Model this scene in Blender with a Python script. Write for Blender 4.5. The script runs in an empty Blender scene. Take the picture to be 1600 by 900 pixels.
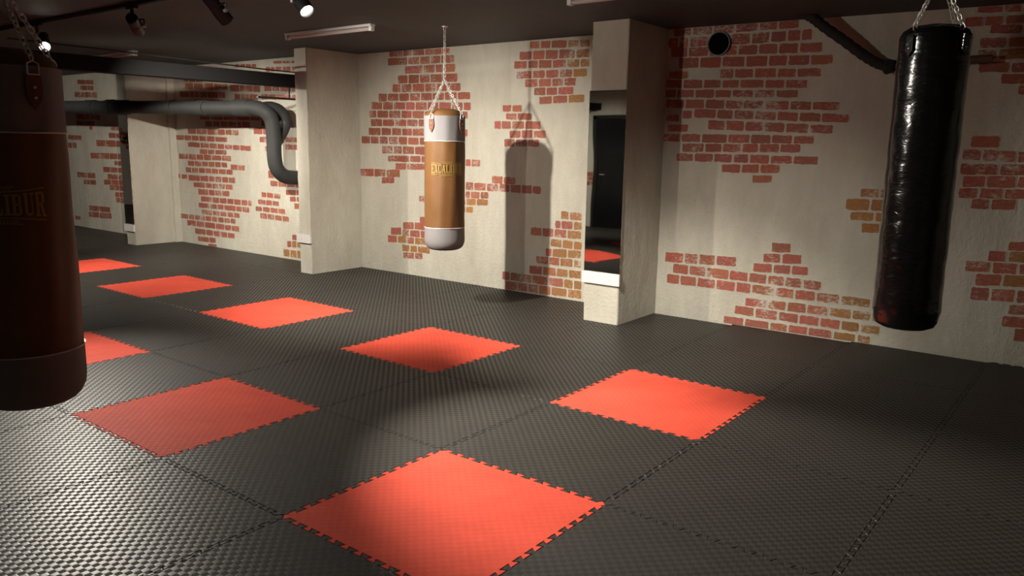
import bpy, bmesh, math, random
from mathutils import Vector, Matrix, Euler
random.seed(7)
scn = bpy.context.scene
COL = scn.collection
PI = math.pi

# ------------------------------------------------------------------ camera
cam_d = bpy.data.cameras.new('camera'); cam = bpy.data.objects.new('camera', cam_d); COL.objects.link(cam)
yaw, pit, rol = 0.65748, 0.18122, 0.01639
F = Vector((math.cos(yaw)*math.cos(pit), math.sin(yaw)*math.cos(pit), -math.sin(pit)))
r0 = Vector((math.sin(yaw), -math.cos(yaw), 0)); u0 = r0.cross(F)
rr = r0*math.cos(rol) + u0*math.sin(rol); uu = u0*math.cos(rol) - r0*math.sin(rol)
M = Matrix((rr, uu, -F)).transposed().to_4x4()
M.translation = Vector((-1.9086, -2.6969, 1.5951))
cam.matrix_world = M
cam_d.sensor_width = 36; cam_d.lens = 1233.46/1600*36; cam_d.clip_start = 0.05; cam_d.clip_end = 60
scn.camera = cam
# ------------------------------------------------------------------ world, exposure
w = bpy.data.worlds.new('world'); scn.world = w; w.use_nodes = True
w.node_tree.nodes['Background'].inputs[0].default_value = (0.5, 0.45, 0.4, 1)
w.node_tree.nodes['Background'].inputs[1].default_value = 0.02
vs = scn.view_settings
vs.view_transform = 'Standard'; vs.look = 'None'; vs.gamma = 1; vs.use_curve_mapping = False
vs.exposure = 0.0
# lamps on the ceiling tracks and one added fill: head position, aim point, power, cone degrees, blend, colour
WARM = (1.0, 0.925, 0.80)
LAMPS = [
 # pos                aim                 W    cone blend  label
 ((1.47, 1.66, 2.455), (1.45, -0.85, 0.0),  860,  50, 0.7, 'black track spotlight with the brightest glowing lens, nearest on the ceiling', 'A'),
 ((1.47, 2.58, 2.475), (4.35, 3.10, 0.0), 780, 104, 1.0, 'black track spotlight right of another dark one, tilted toward the right', 'B'),
 ((1.43, 3.70, 2.46), (4.6, 7.40, 1.0), 1000,  50, 1.0, 'dark track spotlight hanging at the end of the white edged track rail', 'C'),
 ((1.45, 5.45, 2.44), (-0.1, 1.60, 0.0), 760,  62, 1.0, 'track spotlight with glowing lens behind the chains of the near bag', 'D'),
 ((1.45, 7.70, 2.45), (3.2, 6.2, 0.5),   480, 110, 1.0, 'black track spotlight beyond the ceiling beam, hidden by the beam', 'E'),
 ((-0.7, -1.1, 2.45), (4.3, -0.2, 0.2),   400,  42, 1.0, 'black track spotlight above the near right of the room, out of frame', 'F'),
 ((-0.7, 4.60, 2.45), (-3.0, 5.6, 0.3),  260,  90, 1.0, 'black track spotlight turned toward the opposite wall', 'G'),
 ((1.45, 8.20, 2.45), (3.0, 11.6, 0.6),  300, 110, 1.0, 'black track spotlight lighting the far left end of the room', 'H'),
 ((-0.7, 2.20, 2.45), (2.65, -1.85, 1.3),  420,  36, 0.7, 'black track spotlight turned toward the black bag, out of frame', 'I'),
 ((1.47, 0.35, 2.45), (3.55, 0.35, 0.0),  470,  60, 0.8, 'black track spotlight aimed at the floor before the mirrored pillar, out of frame', 'K'),
 ((-0.7, 1.80, 2.45), (4.9, 0.6, 1.5),  150,  84, 1.0, 'added fill spotlight turned toward the dim right wall, out of frame', 'J'),  # unseen head added as soft fill for the right wall and pillar
]
LENS = {'A': 35, 'D': 35}
BRICKS = {
'right': '58,236,2608,2609,73,0 236,433,2609,2609,72,0 433,632,2609,2610,71,0 632,839,2610,2610,70,0 839,1003,2610,2611,69,0 1003,1178,2611,2611,68,0 10,117,2515,2515,88,0 117,214,2515,2515,87,0 214,403,2515,2516,86,0 403,595,2516,2516,85,0 595,778,2516,2516,83,0 778,942,2516,2516,82,0 942,1083,2516,2517,81,0 1083,1199,2517,2517,80,0 1199,1293,2517,2517,80,0 39,210,2434,2431,78,0 210,409,2431,2428,76,0 409,555,2428,2426,75,0 555,668,2426,2424,75,0 668,848,2424,2421,74,0 848,1018,2421,2418,73,0 1018,1189,2418,2415,72,0 1189,1384,2415,2412,71,0 120,325,2338,2333,84,0 325,530,2333,2329,83,0 530,741,2329,2325,81,0 741,941,2325,2321,80,0 941,1105,2321,2318,79,0 1105,1287,2318,2314,78,0 1287,1475,2314,2311,76,0 26,228,2236,2229,61,0 512,649,2231,2228,72,0 649,824,2228,2224,71,0 824,1022,2224,2219,70,0 1022,1186,2219,2215,69,0 1186,1391,2215,2211,68,0 -2,174,2158,2153,68,0 174,370,2153,2147,68,0 370,539,2147,2142,67,0 539,704,2142,2138,66,0 704,922,2138,2132,65,0 922,1097,2132,2127,64,0 1097,1288,2127,2121,63,0 -1,121,2071,2068,65,0 121,295,2068,2064,65,0 295,483,2064,2060,64,0 483,641,2060,2056,63,0 641,837,2056,2051,62,0 837,1022,2051,2047,61,0 1022,1219,2047,2042,60,0 13,206,1981,1976,72,0 206,399,1976,1970,71,0 399,586,1970,1965,70,0 586,745,1965,1960,69,0 745,935,1960,1955,68,0 935,1147,1955,1949,67,0 1147,1333,1949,1944,66,0 1333,1561,1944,1937,65,0 21,167,1849,1848,62,0 180,288,1879,1878,69,0 294,512,1890,1882,74,0 512,667,1882,1876,73,0 667,853,1876,1869,72,0 853,1049,1869,1861,71,0 1049,1231,1861,1854,70,0 1231,1413,1854,1847,69,0 1413,1635,1847,1839,68,0 39,256,1758,1759,66,0 432,598,1788,1782,77,0 598,775,1782,1776,76,0 775,940,1776,1770,75,0 940,1126,1770,1763,74,0 1126,1328,1763,1756,73,0 1328,1523,1756,1749,72,0 2,183,1670,1669,73,0 183,381,1669,1668,72,0 381,628,1668,1667,71,0 628,831,1667,1666,70,0 831,1015,1666,1665,69,0 1015,1197,1665,1665,68,0 1197,1382,1665,1664,67,0 198,419,1581,1584,73,0 419,585,1584,1585,71,0 585,759,1585,1587,70,0 759,912,1587,1589,70,0 912,1094,1589,1591,69,0 1094,1274,1591,1592,68,0 144,322,1496,1496,70,0 322,510,1496,1496,69,0 510,687,1496,1495,68,0 687,834,1495,1495,67,0 834,1016,1495,1494,66,0 1016,1212,1494,1494,65,0 1212,1425,1494,1494,64,0 584,768,1404,1408,71,0 768,933,1408,1412,70,0 933,1116,1412,1416,69,0 867,1052,1319,1326,66,0 1082,1259,733,742,80,0 1016,1178,636,643,75,0 1178,1356,643,651,74,0 86,281,554,560,87,0 281,423,560,564,86,0 423,588,564,569,85,0 588,787,569,575,83,0 931,1113,541,546,76,0 1113,1270,546,551,75,0 1270,1418,551,555,74,0 169,337,456,454,84,0 337,504,454,452,83,0 504,725,452,449,81,0 725,903,449,447,80,0 903,1072,447,445,79,0 1072,1223,445,443,78,0 1223,1373,443,442,77,0 1373,1537,442,440,76,0 110,252,351,350,85,0 252,421,350,349,84,0 421,602,349,348,82,0 602,791,348,347,81,0 791,935,347,346,80,0 935,1142,346,345,79,0 1142,1316,345,344,78,0 1316,1495,344,343,77,0 1495,1693,343,341,76,0 1693,1938,341,340,74,1 881,1087,223,225,77,0 1087,1256,225,226,76,0 1256,1425,226,227,75,0 1425,1611,227,229,74,0 1611,1796,229,230,73,1 1796,1948,230,231,72,1 1948,2086,231,232,71,1 792,981,137,135,78,0 981,1188,135,132,77,0 1188,1368,132,130,76,0 1368,1544,130,127,75,0 1544,1716,127,125,74,0 1716,1869,125,123,73,1 1869,2028,123,121,72,1 692,892,27,27,76,0 892,1122,27,28,75,0 1122,1282,28,28,74,0 1282,1454,28,28,73,0 1454,1659,28,28,72,0 1659,1848,28,28,71,1 1848,1966,28,28,70,1 1768,1921,1244,1246,69,1 1921,2014,1246,1247,68,1 1665,1856,1145,1149,89,1 1856,1976,1149,1151,88,1 1976,2090,1151,1154,87,1 1706,1898,1051,1054,67,1 1898,2043,1054,1057,66,1 1799,1950,957,965,73,1 1950,2051,965,969,72,1 2451,2627,2631,2623,66,0 2627,2745,2623,2618,65,0 2745,2886,2618,2611,64,0 2886,3011,2611,2605,64,0 2378,2509,2537,2535,64,0 2509,2637,2535,2534,63,0 2637,2806,2534,2532,62,0 2806,2958,2532,2531,61,0 2550,2762,2474,2466,63,0 2762,2941,2466,2459,62,1 2941,3065,2459,2455,61,1 2491,2674,2381,2377,67,0 2674,2863,2377,2372,65,1 2863,3014,2372,2369,64,1 2486,2622,2296,2294,73,0 2622,2820,2294,2291,72,1 2820,3010,2291,2288,71,1 2503,2713,2208,2198,70,0 2713,2909,2198,2188,69,0 2909,3060,2188,2181,68,0 2655,2854,2118,2110,69,0 2854,3007,2110,2104,68,0 2770,2940,2039,2031,66,0 2940,3066,2031,2025,65,0 2511,2711,1662,1664,78,0 2465,2599,1566,1563,79,0 2599,2824,1563,1558,78,0 2824,3020,1558,1555,76,0 2462,2720,1458,1461,79,0 2720,2927,1461,1463,78,0 2927,3081,1463,1465,76,0 2486,2647,1365,1369,83,0 2647,2844,1369,1373,82,0 2844,3027,1373,1378,80,0 2467,2608,1275,1279,74,0 2608,2771,1279,1283,73,0 2771,2973,1283,1289,72,0 2561,2693,1199,1203,74,0 2693,2863,1203,1208,73,0 2837,3017,895,907,66,0 3017,3171,907,917,65,0 2714,2845,811,817,77,0 2845,3052,817,827,76,1 2568,2752,721,726,79,0 2752,2923,726,731,77,0 2923,3088,731,736,76,0 2649,2831,623,635,85,0 2831,3045,635,649,83,1 3045,3175,649,658,82,1 2632,2764,512,518,92,0 2764,2931,518,526,91,0 2931,3111,526,534,89,0 2889,3083,420,433,77,0 2858,3054,325,338,78,0 3054,3185,338,348,77,0 2944,3131,230,245,91,0',
'mid': '3397,3631,2610,2614,65,0 3248,3397,2608,2610,64,0 3043,3248,2605,2608,63,0 2778,3043,2601,2605,62,0 2653,2778,2599,2601,61,0 3318,3656,2519,2524,81,0 3122,3318,2516,2519,79,0 2958,3122,2514,2516,79,0 2793,2958,2511,2514,78,0 2585,2793,2508,2511,77,0 3071,3371,2418,2420,86,0 2881,3071,2416,2418,85,0 2761,2881,2415,2416,84,0 2572,2761,2413,2415,83,0 3313,3491,2313,2314,88,0 3128,3313,2311,2313,87,0 2959,3128,2309,2311,86,0 2772,2959,2307,2309,85,0 2536,2772,2304,2307,83,0 3432,3581,2214,2216,89,0 3251,3432,2212,2214,88,0 3045,3251,2210,2212,87,0 2870,3045,2208,2210,85,0 2696,2870,2206,2208,84,0 2487,2696,2203,2206,83,0 3668,3830,2113,2114,84,0 3470,3668,2111,2113,83,0 3292,3470,2110,2111,82,0 3114,3292,2109,2110,81,0 2926,3114,2108,2109,80,0 2739,2926,2107,2108,79,0 2545,2739,2106,2107,78,0 2347,2545,2105,2106,77,0 3752,3958,2017,2021,84,0 3567,3752,2013,2017,83,0 3357,3567,2009,2013,82,0 3200,3357,2006,2009,81,0 3005,3200,2002,2006,81,0 2826,3005,1998,2002,80,0 2630,2826,1995,1998,79,0 2454,2630,1991,1995,78,0 2339,2454,1989,1991,77,0 3854,3999,1919,1921,82,0 3647,3854,1915,1919,81,0 3436,3647,1912,1915,80,0 3252,3436,1909,1912,79,0 3051,3252,1905,1909,78,0 2849,3051,1902,1905,77,0 2630,2849,1898,1902,76,0 2380,2630,1894,1898,75,0 3756,3971,1816,1818,78,0 3546,3756,1815,1816,77,0 3342,3546,1813,1815,76,0 3155,3342,1811,1813,75,0 2938,3155,1809,1811,74,0 2738,2938,1808,1809,73,0 2587,2738,1806,1808,73,0 3783,4012,1711,1713,82,0 3602,3783,1710,1711,81,0 3427,3602,1709,1710,80,0 3249,3427,1707,1709,79,0 3052,3249,1706,1707,78,0 2849,3052,1704,1706,77,0 2586,2849,1702,1704,76,0 2379,2586,1701,1702,75,0 3976,4145,1608,1610,83,0 3818,3976,1607,1608,83,0 3660,3818,1606,1607,82,0 3489,3660,1605,1606,81,0 3328,3489,1603,1605,80,0 3138,3328,1602,1603,79,0 2939,3138,1600,1602,78,0 2738,2939,1598,1600,77,0 3576,3775,1494,1494,89,0 3418,3576,1494,1494,88,0 3216,3418,1494,1494,87,0 3030,3216,1494,1494,86,0 2849,3030,1494,1494,85,0 3299,3676,1393,1391,74,0 3111,3299,1394,1393,73,0 2939,3111,1394,1394,72,0 3348,3547,1301,1298,71,0 3031,3348,1307,1301,70,0 2849,3031,1311,1307,69,0 3921,4249,1209,1205,85,0 3705,3921,1212,1209,83,0 3458,3705,1216,1212,82,0 3557,3790,1132,1122,73,0 2941,3154,940,933,70,0 2942,3140,689,680,71,0 3228,3429,600,590,83,0 3034,3228,609,600,82,0 2850,3034,617,609,81,0 3442,3641,520,504,81,0 3308,3437,504,503,80,0 3129,3308,507,504,79,0 2942,3129,509,507,78,0 3518,3694,414,407,78,0 3358,3518,421,414,77,1 3225,3353,418,414,76,0 2989,3225,426,418,75,1 3303,3445,318,315,77,1 3178,3303,321,318,76,1 2966,3178,325,321,76,1 3226,3426,237,225,70,0 3083,3226,246,237,69,0 2333,2421,1374,1373,73,0 2191,2333,1374,1374,72,0 1416,1554,2588,2592,71,0 1282,1416,2583,2588,70,0 1083,1282,2577,2583,69,0 941,1083,2572,2577,68,1 815,941,2568,2572,68,1 1513,1687,2489,2492,81,0 1353,1513,2486,2489,80,0 1188,1353,2482,2486,79,0 985,1188,2478,2482,78,0 812,985,2475,2478,77,1 1572,1754,2398,2402,75,0 1435,1572,2396,2398,74,0 1263,1435,2392,2396,74,0 1085,1263,2389,2392,73,0 926,1085,2386,2389,72,1 808,926,2383,2386,71,1 1508,1722,2296,2298,75,0 1342,1508,2295,2296,74,0 1172,1342,2294,2295,73,0 1010,1172,2293,2294,72,0 832,1010,2292,2293,72,1 1430,1612,2210,2210,72,0 1261,1430,2209,2210,71,0 1115,1261,2209,2209,70,0 963,1115,2209,2209,70,0 1329,1490,2124,2124,72,0 1185,1329,2123,2124,71,0 987,1185,2123,2123,70,0 1247,1421,2037,2032,75,0 1059,1247,2042,2037,74,0 855,1059,2047,2042,73,1 1771,1902,1959,1961,65,0 1632,1771,1957,1959,65,0 1697,1854,1874,1877,68,0 1497,1697,1870,1874,67,0 1907,2013,1788,1788,79,0 1771,1907,1787,1788,78,0 1593,1771,1786,1787,77,0 1380,1593,1785,1786,76,0 1640,1800,1691,1690,75,0 1483,1640,1692,1691,74,0 1311,1483,1693,1692,73,0 1717,1873,1600,1599,75,0 1555,1717,1600,1600,75,0 1394,1555,1601,1600,74,0 1872,2040,1199,1200,78,0 1699,1872,1198,1199,77,0 2419,2623,1115,1114,84,0 2291,2419,1115,1115,83,0 2109,2291,1115,1115,82,0 1933,2109,1115,1115,81,0 1778,1933,1115,1115,81,0 1626,1778,1116,1115,80,0 1478,1626,1116,1116,79,0 1361,1478,1116,1116,78,0 2419,2623,1016,1011,74,0 2341,2419,1017,1016,74,0 2198,2341,1021,1017,73,0 2073,2198,1024,1021,73,0 2407,2600,938,933,71,0 2252,2407,941,938,70,1 2079,2252,945,941,70,1 2411,2531,847,842,65,0 2295,2411,852,847,64,1 1000,1111,874,875,77,1 842,1000,873,874,76,1 1100,1179,773,772,74,0 947,1100,775,773,74,0 838,947,776,775,73,1 1339,1496,679,678,79,0 1186,1339,681,679,79,0 1023,1186,682,681,78,0 844,1023,684,682,77,1 1079,1230,577,579,78,1 940,1079,575,577,77,1 830,940,574,575,77,1 1204,1294,471,467,79,0 1010,1204,478,471,78,1 836,1010,485,478,77,1 1244,1419,382,379,77,0 1101,1244,384,382,76,0 933,1101,387,384,75,1 832,933,388,387,74,1 1322,1506,267,263,81,0 1144,1322,271,267,80,0 990,1144,274,271,79,1 828,990,277,274,78,1 1759,1875,156,155,87,0 1598,1759,158,156,86,0 1463,1598,159,158,85,0 1247,1463,161,159,84,0 1046,1247,163,161,83,0 925,1046,164,163,82,1 820,925,164,164,81,1 1653,1830,54,51,87,0 1511,1653,57,54,86,0 1371,1511,59,57,85,0 1205,1371,62,59,84,0 996,1205,65,62,83,1 817,996,68,65,82,1',
'bay': '1952,2073,2584,2588,45,0 1819,1952,2579,2584,45,0 1688,1819,2573,2579,45,0 1572,1688,2569,2573,44,0 1260,1372,2506,2509,58,0 1161,1260,2504,2506,58,0 1015,1161,2501,2504,58,0 824,1015,2497,2501,57,0 684,824,2494,2497,56,0 1011,1205,2586,2593,34,0 820,1011,2579,2586,34,0 680,820,2574,2579,34,0 3262,3417,2434,2442,42,0 3079,3262,2424,2434,42,0 2885,3079,2414,2424,42,0 3146,3377,2346,2355,81,0 2876,3146,2336,2346,80,0 2613,2876,2326,2336,79,0 2273,2613,2313,2326,78,0 3265,3541,2234,2244,82,0 3128,3265,2229,2234,82,0 2992,3128,2223,2229,81,0 2798,2992,2216,2223,80,0 2509,2798,2206,2216,79,0 2333,2509,2199,2206,78,0 2928,3154,2131,2136,42,0 2750,2928,2127,2131,42,0 2575,2750,2123,2127,41,0 2404,2575,2119,2123,41,0 1987,2219,2283,2293,83,0 1854,1987,2277,2283,82,0 1670,1854,2269,2277,81,0 1502,1670,2262,2269,81,0 1970,2119,2166,2171,77,0 1770,1970,2159,2166,76,0 1562,1770,2151,2159,75,0 1250,1425,2263,2270,74,0 1078,1250,2256,2263,73,0 826,1078,2246,2256,72,0 650,826,2238,2246,71,0 1332,1497,2152,2157,68,0 1146,1332,2147,2152,68,0 832,1146,2137,2147,67,0 679,832,2132,2137,66,0 2743,3027,1885,1889,49,0 2425,2743,1881,1885,48,0 2089,2425,1877,1881,47,0 1766,2089,1873,1877,46,0 1531,1766,1869,1873,46,0 1301,1531,1866,1869,45,0 2691,2898,1801,1804,78,0 2502,2691,1799,1801,77,0 2303,2502,1796,1799,76,0 2095,2303,1793,1796,75,0 1972,2095,1792,1793,75,0 1771,1972,1789,1792,74,0 3136,3369,1696,1699,77,0 2849,3136,1692,1696,76,0 2585,2849,1688,1692,75,0 2384,2585,1685,1688,74,0 2215,2384,1682,1685,73,0 2049,2215,1680,1682,72,0 3476,3749,1599,1604,72,0 3271,3476,1596,1599,71,0 3071,3271,1592,1596,70,0 2874,3071,1589,1592,69,0 2652,2874,1585,1589,69,0 2336,2652,1580,1585,68,0 3050,3391,1494,1502,70,0 2809,3050,1489,1494,69,0 2603,2809,1484,1489,69,0 2416,2603,1479,1484,68,0 2218,2416,1475,1479,67,0 2039,2218,1471,1475,67,0 1774,2039,1465,1471,66,0 2862,3075,1400,1401,66,0 2670,2862,1400,1400,66,0 2366,2670,1399,1400,65,0 3394,3661,1319,1320,75,0 3175,3394,1318,1319,75,0 2976,3175,1318,1318,74,0 2766,2976,1317,1318,73,0 2502,2766,1317,1317,72,0 2260,2502,1316,1317,71,0 1304,1521,1807,1812,72,0 1105,1304,1803,1807,71,0 1489,1705,1705,1709,82,0 1298,1489,1701,1705,82,0 1062,1298,1697,1701,81,0 1306,1575,1588,1591,73,0 1218,1306,1587,1588,72,0 1020,1218,1584,1587,72,0 1313,1459,1468,1470,67,0 1101,1313,1464,1468,66,0 838,1007,1595,1596,65,0 684,838,1594,1595,64,0 843,1013,1499,1500,65,0 689,843,1497,1499,65,0 3232,3421,1220,1219,72,0 3031,3232,1220,1220,71,0 2859,3031,1220,1220,70,0 2686,2859,1221,1220,70,0 2525,2686,1221,1221,69,0 2367,2525,1221,1221,68,0 2110,2298,1195,1196,74,0 1937,2110,1194,1195,73,0 3321,3489,1120,1120,72,0 3133,3321,1121,1120,71,0 2949,3133,1122,1121,71,0 2784,2949,1122,1122,70,0 2607,2784,1123,1122,69,0 2410,2607,1123,1123,69,0 2239,2410,1124,1123,68,0 3642,3750,1021,1021,66,0 3449,3621,1015,1012,66,0 3098,3428,1004,1002,79,0 2870,3098,1005,1004,78,0 2705,2870,1006,1005,77,0 2529,2705,1007,1006,76,0 2356,2529,1009,1007,75,0 2186,2356,1010,1009,75,0 2970,3296,905,903,72,0 2789,2970,906,905,71,0 2626,2789,907,906,70,0 2451,2626,908,907,69,0 2257,2451,910,908,69,0 2889,3181,805,802,77,0 2724,2889,807,805,76,0 2547,2724,809,807,75,0 2344,2547,811,809,74,0 2808,3113,701,700,75,0 2615,2808,701,701,74,0 2425,2615,702,701,73,0 2254,2425,703,702,73,0 2071,2254,703,703,72,0 1906,2071,704,703,71,0 1811,1906,704,704,71,0 2878,3186,603,601,72,0 2683,2878,604,603,71,0 2506,2683,605,604,70,0 2205,2506,606,605,70,0 2051,2205,607,606,69,0 1872,2051,608,607,68,0 2812,3118,504,501,69,0 2618,2812,506,504,68,0 2442,2618,508,506,67,0 2270,2442,509,508,66,0 2114,2270,511,509,66,0 3475,3753,406,403,75,0 3315,3475,408,406,74,0 3158,3315,410,408,73,0 3018,3158,412,410,73,0 2850,3018,414,412,72,0 2685,2850,416,414,72,0 2523,2685,418,416,71,0 2363,2523,420,418,70,0 2220,2363,421,420,70,0 3277,3534,313,312,78,0 3043,3277,313,313,77,0 2754,3043,314,313,76,0 2517,2754,314,314,75,0 2343,2517,315,314,74,0 2144,2343,315,315,73,0 3023,3330,200,198,77,0 2824,3023,202,200,76,0 2644,2824,203,202,75,0 2453,2644,205,203,75,0 2266,2453,206,205,74,0 2942,3260,92,84,70,0 2759,2942,97,92,69,0 2737,2981,13,8,52,0 1457,1580,841,842,69,0 1302,1457,840,841,69,0 1143,1302,839,840,68,0 1482,1674,737,738,66,0 1335,1482,737,737,66,0 1182,1335,737,737,65,0 1567,1735,640,640,67,0 1392,1567,639,640,66,0 1213,1392,638,639,66,0 1050,1213,637,638,65,0 1463,1634,545,547,70,0 1296,1463,543,545,69,0 1126,1296,541,543,69,0 969,1126,540,541,68,0 1271,1411,1123,1126,92,0 1146,1271,1121,1123,92,0 1191,1369,1006,1005,71,0 1004,1191,1007,1006,70,0 821,1004,1009,1007,69,0 666,821,1010,1009,69,0 803,1035,905,898,67,0 647,803,910,905,66,0 807,954,820,815,61,0 652,807,826,820,60,0 704,861,730,725,70,0 822,933,306,300,68,0 677,822,315,306,67,0 938,1045,207,200,81,0 827,938,214,207,81,1 609,827,227,214,80,1 982,1132,77,76,94,1 834,982,78,77,94,1 616,834,80,78,93,1',
'far': '2613,2919,2501,2514,73,0 2315,2613,2488,2501,72,0 2562,2833,2405,2416,73,0 2331,2562,2395,2405,72,0 2682,3061,2294,2307,83,0 2415,2682,2284,2294,82,0 2219,2415,2278,2284,81,0 2713,3059,1922,1929,88,0 2411,2713,1916,1922,86,0 2181,2411,1911,1916,85,0 2767,3079,1819,1825,76,0 2396,2767,1811,1819,74,0 2476,2611,1740,1740,62,0 3196,3448,1572,1577,77,0 2915,3196,1566,1572,77,0 3293,3474,1435,1437,85,0 3128,3293,1433,1435,84,0 2054,2401,1484,1487,99,0 1705,2054,1482,1484,97,0 1457,1705,1481,1482,96,0 1667,1855,1736,1741,78,0 1422,1667,1730,1736,77,0 1686,1938,1615,1620,78,0 1440,1686,1611,1615,77,0 2285,2641,1272,1270,94,0 1959,2285,1275,1272,93,0 1686,1959,1277,1275,92,0 1426,1686,1278,1277,90,0 1692,1818,1165,1166,73,0 1444,1692,1164,1165,73,0 1963,2224,1048,1046,81,0 1709,1963,1050,1048,80,0 1460,1709,1053,1050,79,0 1713,2078,938,933,81,0 1415,1713,943,938,79,0 1963,2224,841,836,82,0 1708,1963,846,841,81,0 1428,1708,852,846,80,0 1690,2042,755,748,81,0 1441,1690,760,755,80,0 1707,1866,645,641,81,0 1457,1707,650,645,80,0 1689,1848,550,549,81,0 1471,1689,552,550,80,0 2818,3206,926,923,88,0 2509,2818,929,926,87,0 2735,2979,810,808,78,0 2496,2735,812,810,77,0 2468,2847,361,353,92,0 2068,2468,370,361,90,0 2486,2880,252,240,92,0 2033,2486,265,252,90,0 3203,3423,152,143,68,0',
}
# ------------------------------------------------------------------ helpers
def tag(o, label=None, cat=None, group=None, kind=None):
    if label: o['label'] = label
    if cat: o['category'] = cat
    if group: o['group'] = group
    if kind: o['kind'] = kind
    return o
def empty(name, loc=(0,0,0), label=None, cat=None, group=None, rz=0):
    o = bpy.data.objects.new(name, None); COL.objects.link(o); o.location = loc; o.rotation_euler = (0,0,rz)
    o.empty_display_size = 0.1
    return tag(o, label, cat, group)
def obj(name, bm, mat, parent=None, smooth=False, sharp=40):
    bmesh.ops.recalc_face_normals(bm, faces=bm.faces)
    me = bpy.data.meshes.new(name); bm.to_mesh(me); bm.free()
    for m in (mat if isinstance(mat, (list, tuple)) else [mat]): me.materials.append(m)
    if smooth:
        for p in me.polygons: p.use_smooth = True
        me.set_sharp_from_angle(angle=math.radians(sharp))
    o = bpy.data.objects.new(name, me); COL.objects.link(o)
    if parent: o.parent = parent
    return o
def box(bm, x0, x1, y0, y1, z0, z1, bev=0):
    r = bmesh.ops.create_cube(bm, size=1)
    for v in r['verts']:
        v.co = Vector((x0+(v.co.x+.5)*(x1-x0), y0+(v.co.y+.5)*(y1-y0), z0+(v.co.z+.5)*(z1-z0)))
    if bev:
        es = list({e for v in r['verts'] for e in v.link_edges})
        bmesh.ops.bevel(bm, geom=es, offset=bev, segments=2, affect='EDGES', profile=.6)
def lathe(bm, prof, n=48, cx=0, cy=0, wob=None):
    rings = []
    for (r, z) in prof:
        if r < 1e-5: rings.append([bm.verts.new((cx, cy, z))]); continue
        rg = []
        for i in range(n):
            a = 2*PI*i/n
            k = r + (wob(a, z) if wob else 0)
            rg.append(bm.verts.new((cx+k*math.cos(a), cy+k*math.sin(a), z)))
        rings.append(rg)
    for a, b in zip(rings, rings[1:]):
        for i in range(n):
            j = (i+1) % n
            if len(a) == 1 and len(b) == 1: continue
            if len(a) == 1: bm.faces.new((a[0], b[i], b[j]))
            elif len(b) == 1: bm.faces.new((a[i], a[j], b[0]))
            else: bm.faces.new((a[i], a[j], b[j], b[i]))
def frames(pts):
    pts = [Vector(p) for p in pts]; out = []
    up = Vector((0,0,1))
    for i, p in enumerate(pts):
        t = (pts[min(i+1, len(pts)-1)] - pts[max(i-1, 0)]).normalized()
        if i == 0:
            s = t.cross(up)
            if s.length < .05: s = t.cross(Vector((1,0,0)))
            s.normalize()
        else:
            s = (s - t*s.dot(t)).normalized()
        out.append((p, s, t.cross(s)))
    return out
def tube(bm, pts, r, n=12, cap=True):
    rings = []
    fr = frames(pts)
    for k, (p, s, b) in enumerate(fr):
        rad = r[k] if isinstance(r, (list, tuple)) else r
        rings.append([bm.verts.new(p + s*rad*math.cos(2*PI*i/n) + b*rad*math.sin(2*PI*i/n)) for i in range(n)])
    for a, c in zip(rings, rings[1:]):
        for i in range(n): bm.faces.new((a[i], a[(i+1) % n], c[(i+1) % n], c[i]))
    if cap: bm.faces.new(rings[0]); bm.faces.new(rings[-1])
def spline(ctrl, n=8):
    P = [Vector(c) for c in ctrl]; P = [P[0]*2-P[1]] + P + [P[-1]*2-P[-2]]
    out = []
    for i in range(1, len(P)-2):
        for k in range(n):
            t = k/n
            out.append(.5*((2*P[i]) + (P[i+1]-P[i-1])*t + (2*P[i-1]-5*P[i]+4*P[i+1]-P[i+2])*t*t + (-P[i-1]+3*P[i]-3*P[i+1]+P[i+2])*t**3))
    out.append(P[-2]); return out
def torus_link(bm, c, d, side, L=.034, W=.022, r=.0032):
    """one stadium shaped chain link centred at c, long axis d, flat in plane d/side"""
    c = Vector(c); d = Vector(d).normalized(); side = Vector(side).normalized(); nrm = d.cross(side)
    h = L/2 - W/2; path = []
    for i in range(7): a = -PI/2 + PI*i/6; path.append((h + W/2*math.cos(a), W/2*math.sin(a)))
    for i in range(7): a = PI/2 + PI*i/6; path.append((-h + W/2*math.cos(a), W/2*math.sin(a)))
    n = len(path); rings = []
    for i, (a, b) in enumerate(path):
        a0, b0 = path[i-1]; a1, b1 = path[(i+1) % n]
        t = (d*(a1-a0) + side*(b1-b0)).normalized(); q = t.cross(nrm)
        p = c + d*a + side*b
        rings.append([bm.verts.new(p + q*r*math.cos(2*PI*k/6) + nrm*r*math.sin(2*PI*k/6)) for k in range(6)])
    for i in range(n):
        A, B = rings[i], rings[(i+1) % n]
        for k in range(6): bm.faces.new((A[k], A[(k+1) % 6], B[(k+1) % 6], B[k]))
def chain(bm, p0, p1, L=.034, W=.022, r=.0032):
    p0 = Vector(p0); p1 = Vector(p1); D = p1-p0; pitch = L-2*r-.001
    n = max(1, round(D.length/pitch)); d = D.normalized()
    s = d.cross(Vector((0,0,1)))
    if s.length < .05: s = d.cross(Vector((1,0,0)))
    s.normalize(); t = d.cross(s)
    for i in range(n):
        torus_link(bm, p0 + D*((i+.5)/n), d, s if i % 2 else t, L, W, r)
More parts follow.
